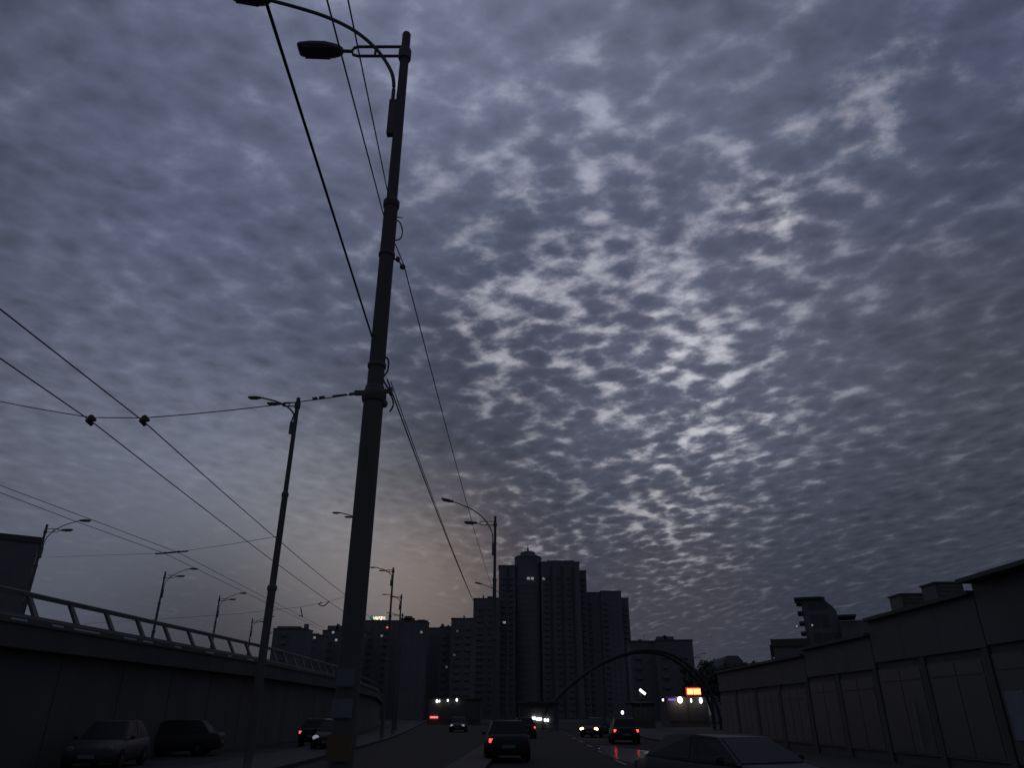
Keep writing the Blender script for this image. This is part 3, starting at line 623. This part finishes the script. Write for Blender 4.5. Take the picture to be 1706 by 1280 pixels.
# ------------------------------------------------------------------ trees
def tree(px, pyt, Y, rx, rz, label, nleaf=2600, seed=1, group='trees at the foot of the skyline'):
    rnd = random.Random(seed); p = P(px, pyt, Y); top = p.z
    t = empty('tree', (p.x, Y, 0), label, 'tree', group)
    cz = top-rz; tr = MB()
    tr.tube([(0, 0, -.05), (.1, .05, cz*.5), (0, .1, cz+rz*.4)], [.035*top, .026*top, .01*top], 8)
    for k in range(7):
        a = rnd.uniform(0, 6.28); z0 = cz*rnd.uniform(.55, .95); l = rx*rnd.uniform(.5, .85)
        tr.tube([(0.05, .05, z0), (math.cos(a)*l*.5, math.sin(a)*l*.5, z0+rz*.4), (math.cos(a)*l, math.sin(a)*l, z0+rz*rnd.uniform(.6, 1.0))], [.012*top, .008*top, .003*top], 6)
    tr.build('trunk', BARK, t)
    cl = [(rnd.gauss(0, .45)*rx, rnd.gauss(0, .45)*rx, cz+rnd.uniform(-.75, .75)*rz, rnd.uniform(.22, .42)) for _ in range(16)]
    cr = MB(); s = rx*.055+.07
    for _ in range(nleaf):
        c = rnd.choice(cl); v = Vector((rnd.gauss(0, 1), rnd.gauss(0, 1), rnd.gauss(0, 1))).normalized()*c[3]*rnd.random()**.4
        q = Vector((c[0]+v.x*rx, c[1]+v.y*rx, min(top, c[2]+v.z*rz)))
        a = Vector((rnd.gauss(0, 1), rnd.gauss(0, 1), rnd.gauss(0, 1))).normalized(); b = a.orthogonal().normalized()*s*rnd.uniform(.6, 1.2); a = a*s*rnd.uniform(.8, 1.6)
        cr.add([q-a, q+b*.7, q+a, q-b*.7], [(0, 1, 2, 3)])
    me = bpy.data.meshes.new('crown'); me.from_pydata(cr.v, [], cr.f); me.materials.append(LEAF); inst('crown', me, t)
tree(1164, 1106, 170, 6, 4, 'low far tree at the right foot of the nine-storey block', 2600, 9)
tree(1228, 1104, 160, 7, 4, 'low wide tree below the domed hall', 2600, 10)
tree(1290, 1101, 150, 6, 4, 'low wide tree behind the plain box building', 2600, 11)
ARCHM = mat('dark_arch_paint', (.09, .09, .09), .8, 0, .15); YA = 96.0; ap = [P(px, py, YA) for px, py in [(906, 1196), (922, 1172), (955, 1139), (1003, 1106), (1050, 1088), (1085, 1084), (1120, 1092), (1155, 1116), (1182, 1150), (1198, 1190)]]
ac = empty('steel_arch', (ap[5].x, YA, 0), 'faint dark curved arch before the shorter tower', 'arch'); ao = Vector((ap[5].x, YA, 0))
ap = [Vector((ap[0].x, YA, -.1))]+ap+[Vector((ap[-1].x, YA, -.1))]
for dy in (0, 3.0): MB().tube([q-ao+Vector((0, dy, 0)) for q in arc_pts(ap, 4)], .21, 8).build('rib', ARCHM, ac)
for q in arc_pts(ap, 2)[3:-3]: MB().tube([q-ao, q-ao+Vector((0, 3.0, 0))], .08, 6).build('cross_tie', ARCHM, ac)
tree(1178, 1102, 190, 5, 4, 'leftmost far tree on the low tree line right of the blocks', 2200, 5)
tree(1200, 1097, 205, 5.5, 4.5, 'far tree touching the left end of the domed hall', 2200, 6)
tree(1255, 1102, 200, 5, 4, 'far tree at the right end of the domed hall', 2200, 7)
tree(1275, 1103, 185, 4.5, 4, 'far tree beside the thin post and the plain box building', 2200, 8)

# ------------------------------------------------------------------ roadside shops with lights
def kiosk(px0, px1, Y, H, label, depth=6):
    a, b = P(px0, 1180, Y), P(px1, 1180, Y); t = empty('kiosk', ((a.x+b.x)/2, Y, 0), label, 'kiosk'); w = (b.x-a.x)/2
    MB().box(-w, w, 0, depth, 0, H-.2).build('wall', SHOPW, t); MB().box(-w-.3, w+.3, -.6, depth+.2, H-.2, H).build('roof', ROOFM, t)
    for k in range(4):
        x0 = -w+.3+k*(2*w-.6)/4; fr = MB().box(x0, x0+(2*w-.6)/4-.15, -.05, -.005, .7, H-.7).build('window', FRAME, t); MB().box(x0+.06, x0+(2*w-.6)/4-.21, -.07, -.055, .78, H-.78).build('pane', GLASS, fr)
    return t
def on(t, nm, m, px, py, Y, wx, hz, d=.12, ball=False):
    p = P(px, py, Y)-t.location; mb = MB()
    mb.ball((p.x, p.y, p.z), wx, d, hz) if ball else mb.box(p.x-wx, p.x+wx, p.y-d, p.y, p.z-hz, p.z+hz)
    return mb.build(nm, m, t)
kz = kiosk(1112, 1180, 120, 4.2, 'roadside kiosk under a red and yellow lit sign, right of centre')
on(kz, 'sign_panel', L_SIGN, 1149.5, 1153, 119, .42, .40); on(kz, 'sign_panel', L_SIGN, 1161, 1153, 119, .52, .40)
on(kz, 'sign_box', L_SIGNR, 1155, 1152.5, 119.2, 1.15, .55); MB().box(-.08, .08, -.9, -.75, 0, P(1146, 1160, 119).z).build('sign_post', POLE, kz, (P(1146, 1160, 119).x-kz.location.x, 0, 0))
on(kz, 'purple_sign', L_PURP, 1119.5, 1166.5, 119, .55, .14); on(kz, 'wall_lamp', L_SODIUM, 1133, 1167, 119, .40, .46, .3, True)
on(kz, 'wall_lamp', L_WHITE, 1151.5, 1168, 119, .13, .30, .1, True); on(kz, 'wall_lamp', L_WHITE, 1167.5, 1168, 119, .26, .42, .2, True); on(kz, 'wall_lamp', L_WHITE, 1104.5, 1167, 119, .14, .18, .1, True)
k2 = kiosk(1052, 1090, 110, 3.4, 'small kiosk beside the lit slanted sign')
o = MB().box(-.48, .48, -.08, .08, -.15, .15).build('slanted_sign', L_WHITE, k2, tuple(P(1070.5, 1153.5, 108)-k2.location)); o.rotation_euler = (0, R(38), 0)
MB().tube([P(1066, 1150, 108.2)-k2.location, Vector((P(1066, 1150, 108.2).x-k2.location.x, -1.8, 0))], .05, 6).build('sign_post', POLE, k2)
k3 = kiosk(712, 800, 150, 4.6, 'long low shop with a row of small white lights', 8)
for px, py, rr in [(728, 1169, .2), (732, 1169, .14), (746, 1168, .15), (761, 1167, .18)]: on(k3, 'wall_lamp', L_WHITE, px, py, 149.3, rr, rr*1.5, .1, True)
on(k3, 'lit_sign', L_PINK, 723, 1196, 149.8, .75, .16)
k4 = kiosk(866, 930, 96, 3.2, 'bus stop shop with four bright white window panels')
for px, py, wx in [(889.5, 1197.5, .22), (898, 1199, .32), (908, 1200.5, .12), (912.5, 1200.8, .12)]: on(k4, 'lit_panel', L_WHITE, px, py, 95.8, wx, .14)
p = P(846, 1131.5, 150); lp = empty('lit_lamp_post', (p.x, 150, 0), 'far lamp post with a small white light before the tower foot', 'street lamp')
MB().lathe([(.12, 0), (.07, p.z-.1)], 10).build('shaft', POLE, lp); MB().ball((0, 0, p.z), .2, .2, .34).build('lantern', L_WHITE, lp)
for px, py, lab in [(1037, 1188, 'upper of two small white lamps left of the kiosk'), (1041, 1205, 'lower of two small white lamps left of the kiosk')]:
    p = P(px, py, 74); lp = empty('low_lamp_post', (p.x, 74, 0), lab, 'lamp'); MB().lathe([(.06, 0), (.04, p.z-.05)], 8).build('shaft', POLE, lp); MB().ball((0, 0, p.z), .13, .13, .17).build('lantern', L_WHITE, lp)

# ------------------------------------------------------------------ vehicles
def loft(rings):
    n = len(rings[0]); vs = [v for r in rings for v in r]; fs = []
    for i in range(len(rings)-1):
        for k in range(n): fs.append((i*n+k, i*n+(k+1) % n, (i+1)*n+(k+1) % n, (i+1)*n+k))
    fs += [tuple(range(n)), tuple(reversed(range((len(rings)-1)*n, len(rings)*n)))]
    return vs, fs
CARGLASS = mat('car_glass', (.05, .05, .05), .45, 0, .1, 2, 0, .2)
WHEEL_ME = MB().lathe([(.20, -.10), (.30, -.10), (.325, -.07), (.325, .07), (.30, .10), (.20, .10)], 20).mesh('tyre', RUBBER)
RIM_ME = MB().lathe([(.05, -.08), (.205, -.075), (.205, .09), (.06, .105)], 14).mesh('rim', RIMM)
def car(loc, rz, paint, label, tall=1.46, front=None, rear=None, one=False, group='cars on the road'):
    t = empty('car', loc, label, 'car', group, rz)                      # +y is the front
    def ring(y, w, zb, zt):
        m = (zb+zt)/2
        return [(-w*.86, y, zb), (w*.86, y, zb), (w*.98, y, zb+.12), (w, y, m), (w*.96, y, zt-.08), (w*.82, y, zt), (-w*.82, y, zt), (-w*.96, y, zt-.08), (-w, y, m), (-w*.98, y, zb+.12)]
    v, f = loft([ring(-2.18, .68, .36, .82), ring(-2.08, .80, .26, .95), ring(-1.6, .87, .22, .99), ring(0, .89, .20, .95), ring(.9, .88, .20, .93), ring(1.6, .86, .22, .82), ring(2.0, .80, .24, .70), ring(2.16, .66, .32, .60)])
    MB().add(v, f, True).build('body', paint, t)
    def cab(y, w, z): return [(-w, y, z), (w, y, z)]
    r0 = [(-.80, -1.75, .93), (.80, -1.75, .93), (.83, -.2, .92), (.80, 1.05, .90), (-.80, 1.05, .90), (-.83, -.2, .92)]
    r1 = [(-.58, -1.25, tall), (.58, -1.25, tall), (.63, -.3, tall+.03), (.58, .30, tall-.01), (-.58, .30, tall-.01), (-.63, -.3, tall+.03)]
    v, f = loft([r0, r1]); MB().add(v, f).build('cabin', paint, t)
    def pane(a, b, c, d, nm):
        q = [Vector(x) for x in (a, b, c, d)]; ce = sum(q, Vector())/4; n = (q[1]-q[0]).cross(q[3]-q[0]).normalized()
        if n.dot(ce-Vector((0, -.35, 1.1))) < 0: n = -n
        q = [ce+(x-ce)*.88 for x in q]; MB().hexa([x+n*.003 for x in q], [x+n*.012 for x in q]).build(nm, CARGLASS, t)
    pane(r0[4], r0[3], r1[3], r1[4], 'windshield'); pane(r0[0], r0[1], r1[1], r1[0], 'rear_window')
    pane(r0[2], r0[3], r1[3], r1[2], 'side_window'); pane(r0[1], r0[2], r1[2], r1[1], 'side_window'); pane(r0[5], r0[4], r1[4], r1[5], 'side_window'); pane(r0[0], r0[5], r1[5], r1[0], 'side_window')
    for sx in (-1, 1):
        for y in (-1.32, 1.36):
            w = inst('wheel', WHEEL_ME, t, (sx*.80, y, .325)); w.rotation_euler = (0, R(90)*sx, 0); inst('rim', RIM_ME, w)
        MB().ball((sx*.60, 2.06, .64), .17, .08, .12).build('headlight', front or OFF_CLR, t)
        MB().box(sx*.70-.07, sx*.70+.07, -2.16, -2.06, .70, .84).build('tail_light', (rear if (rear and not (one and sx > 0)) else OFF_RED), t)
        MB().ball((sx*.93, .72, .98), .09, .05, .07).build('mirror', paint, t)
    MB().box(-.26, .26, -2.215, -2.175, .50, .61).build('number_plate', PLATE, t); MB().box(-.26, .26, 2.13, 2.175, .38, .49).build('number_plate', PLATE, t)
    return t
CP = {k: mat('car_paint_'+k, c, .5, 0, .05, 2, 0, .25) for k, c in dict(silver=(.06, .06, .058), grey=(.06, .06, .058), dark=(.055, .055, .053), red=(.07, .05, .05), white=(.09, .09, .087)).items()}
Z = .004
car((4.15, 15.0, Z), R(205), CP['silver'], 'car at the bottom edge right of centre, only its roof showing', 1.33)
car((-14.4, 28.5, Z), R(190), CP['white'], 'pale car parked under the overpass edge at lower left', 1.5, group='parked cars at the overpass')
car((-15.6, 36.5, Z), R(100), CP['silver'], 'pale car parked side-on under the overpass, right of the first', 1.45, group='parked cars at the overpass')
car((P(981.5, 1214, 64).x+.80, 66, Z), R(180-23), CP['dark'], 'oncoming car with two warm glowing headlights', 1.46, L_WARM)
car((P(873, 1213, 62).x, 64.5, Z), R(4), CP['dark'], 'car ahead with red tail lights near the tower axis', 1.46, None, L_RED)
car((P(812, 1238, 30).x+.68, 33.4, Z), R(3), CP['grey'], 'car ahead with one working red tail light beside the median', 1.46, None, L_RED, True)
car((P(1046, 1210, 50).x, 52.2, Z), R(-3), CP['dark'], 'car ahead whose brake lights streak on the wet road', 1.46, None, L_BRAKE)
car((P(762, 1211, 84).x, 86, Z), R(180), CP['grey'], 'far oncoming car with tiny white headlights by the low shop', 1.46, L_DIMW)
car((P(503, 1218, 46).x+.6, 48.2, Z), R(0), CP['grey'], 'car with one red tail light left of the near pole foot', 1.46, None, L_RED, True)
car((P(541, 1220, 40).x, 42.5, Z), R(182), CP['red'], 'car beside the near pole foot with faint headlights', 1.46, L_DIMW)
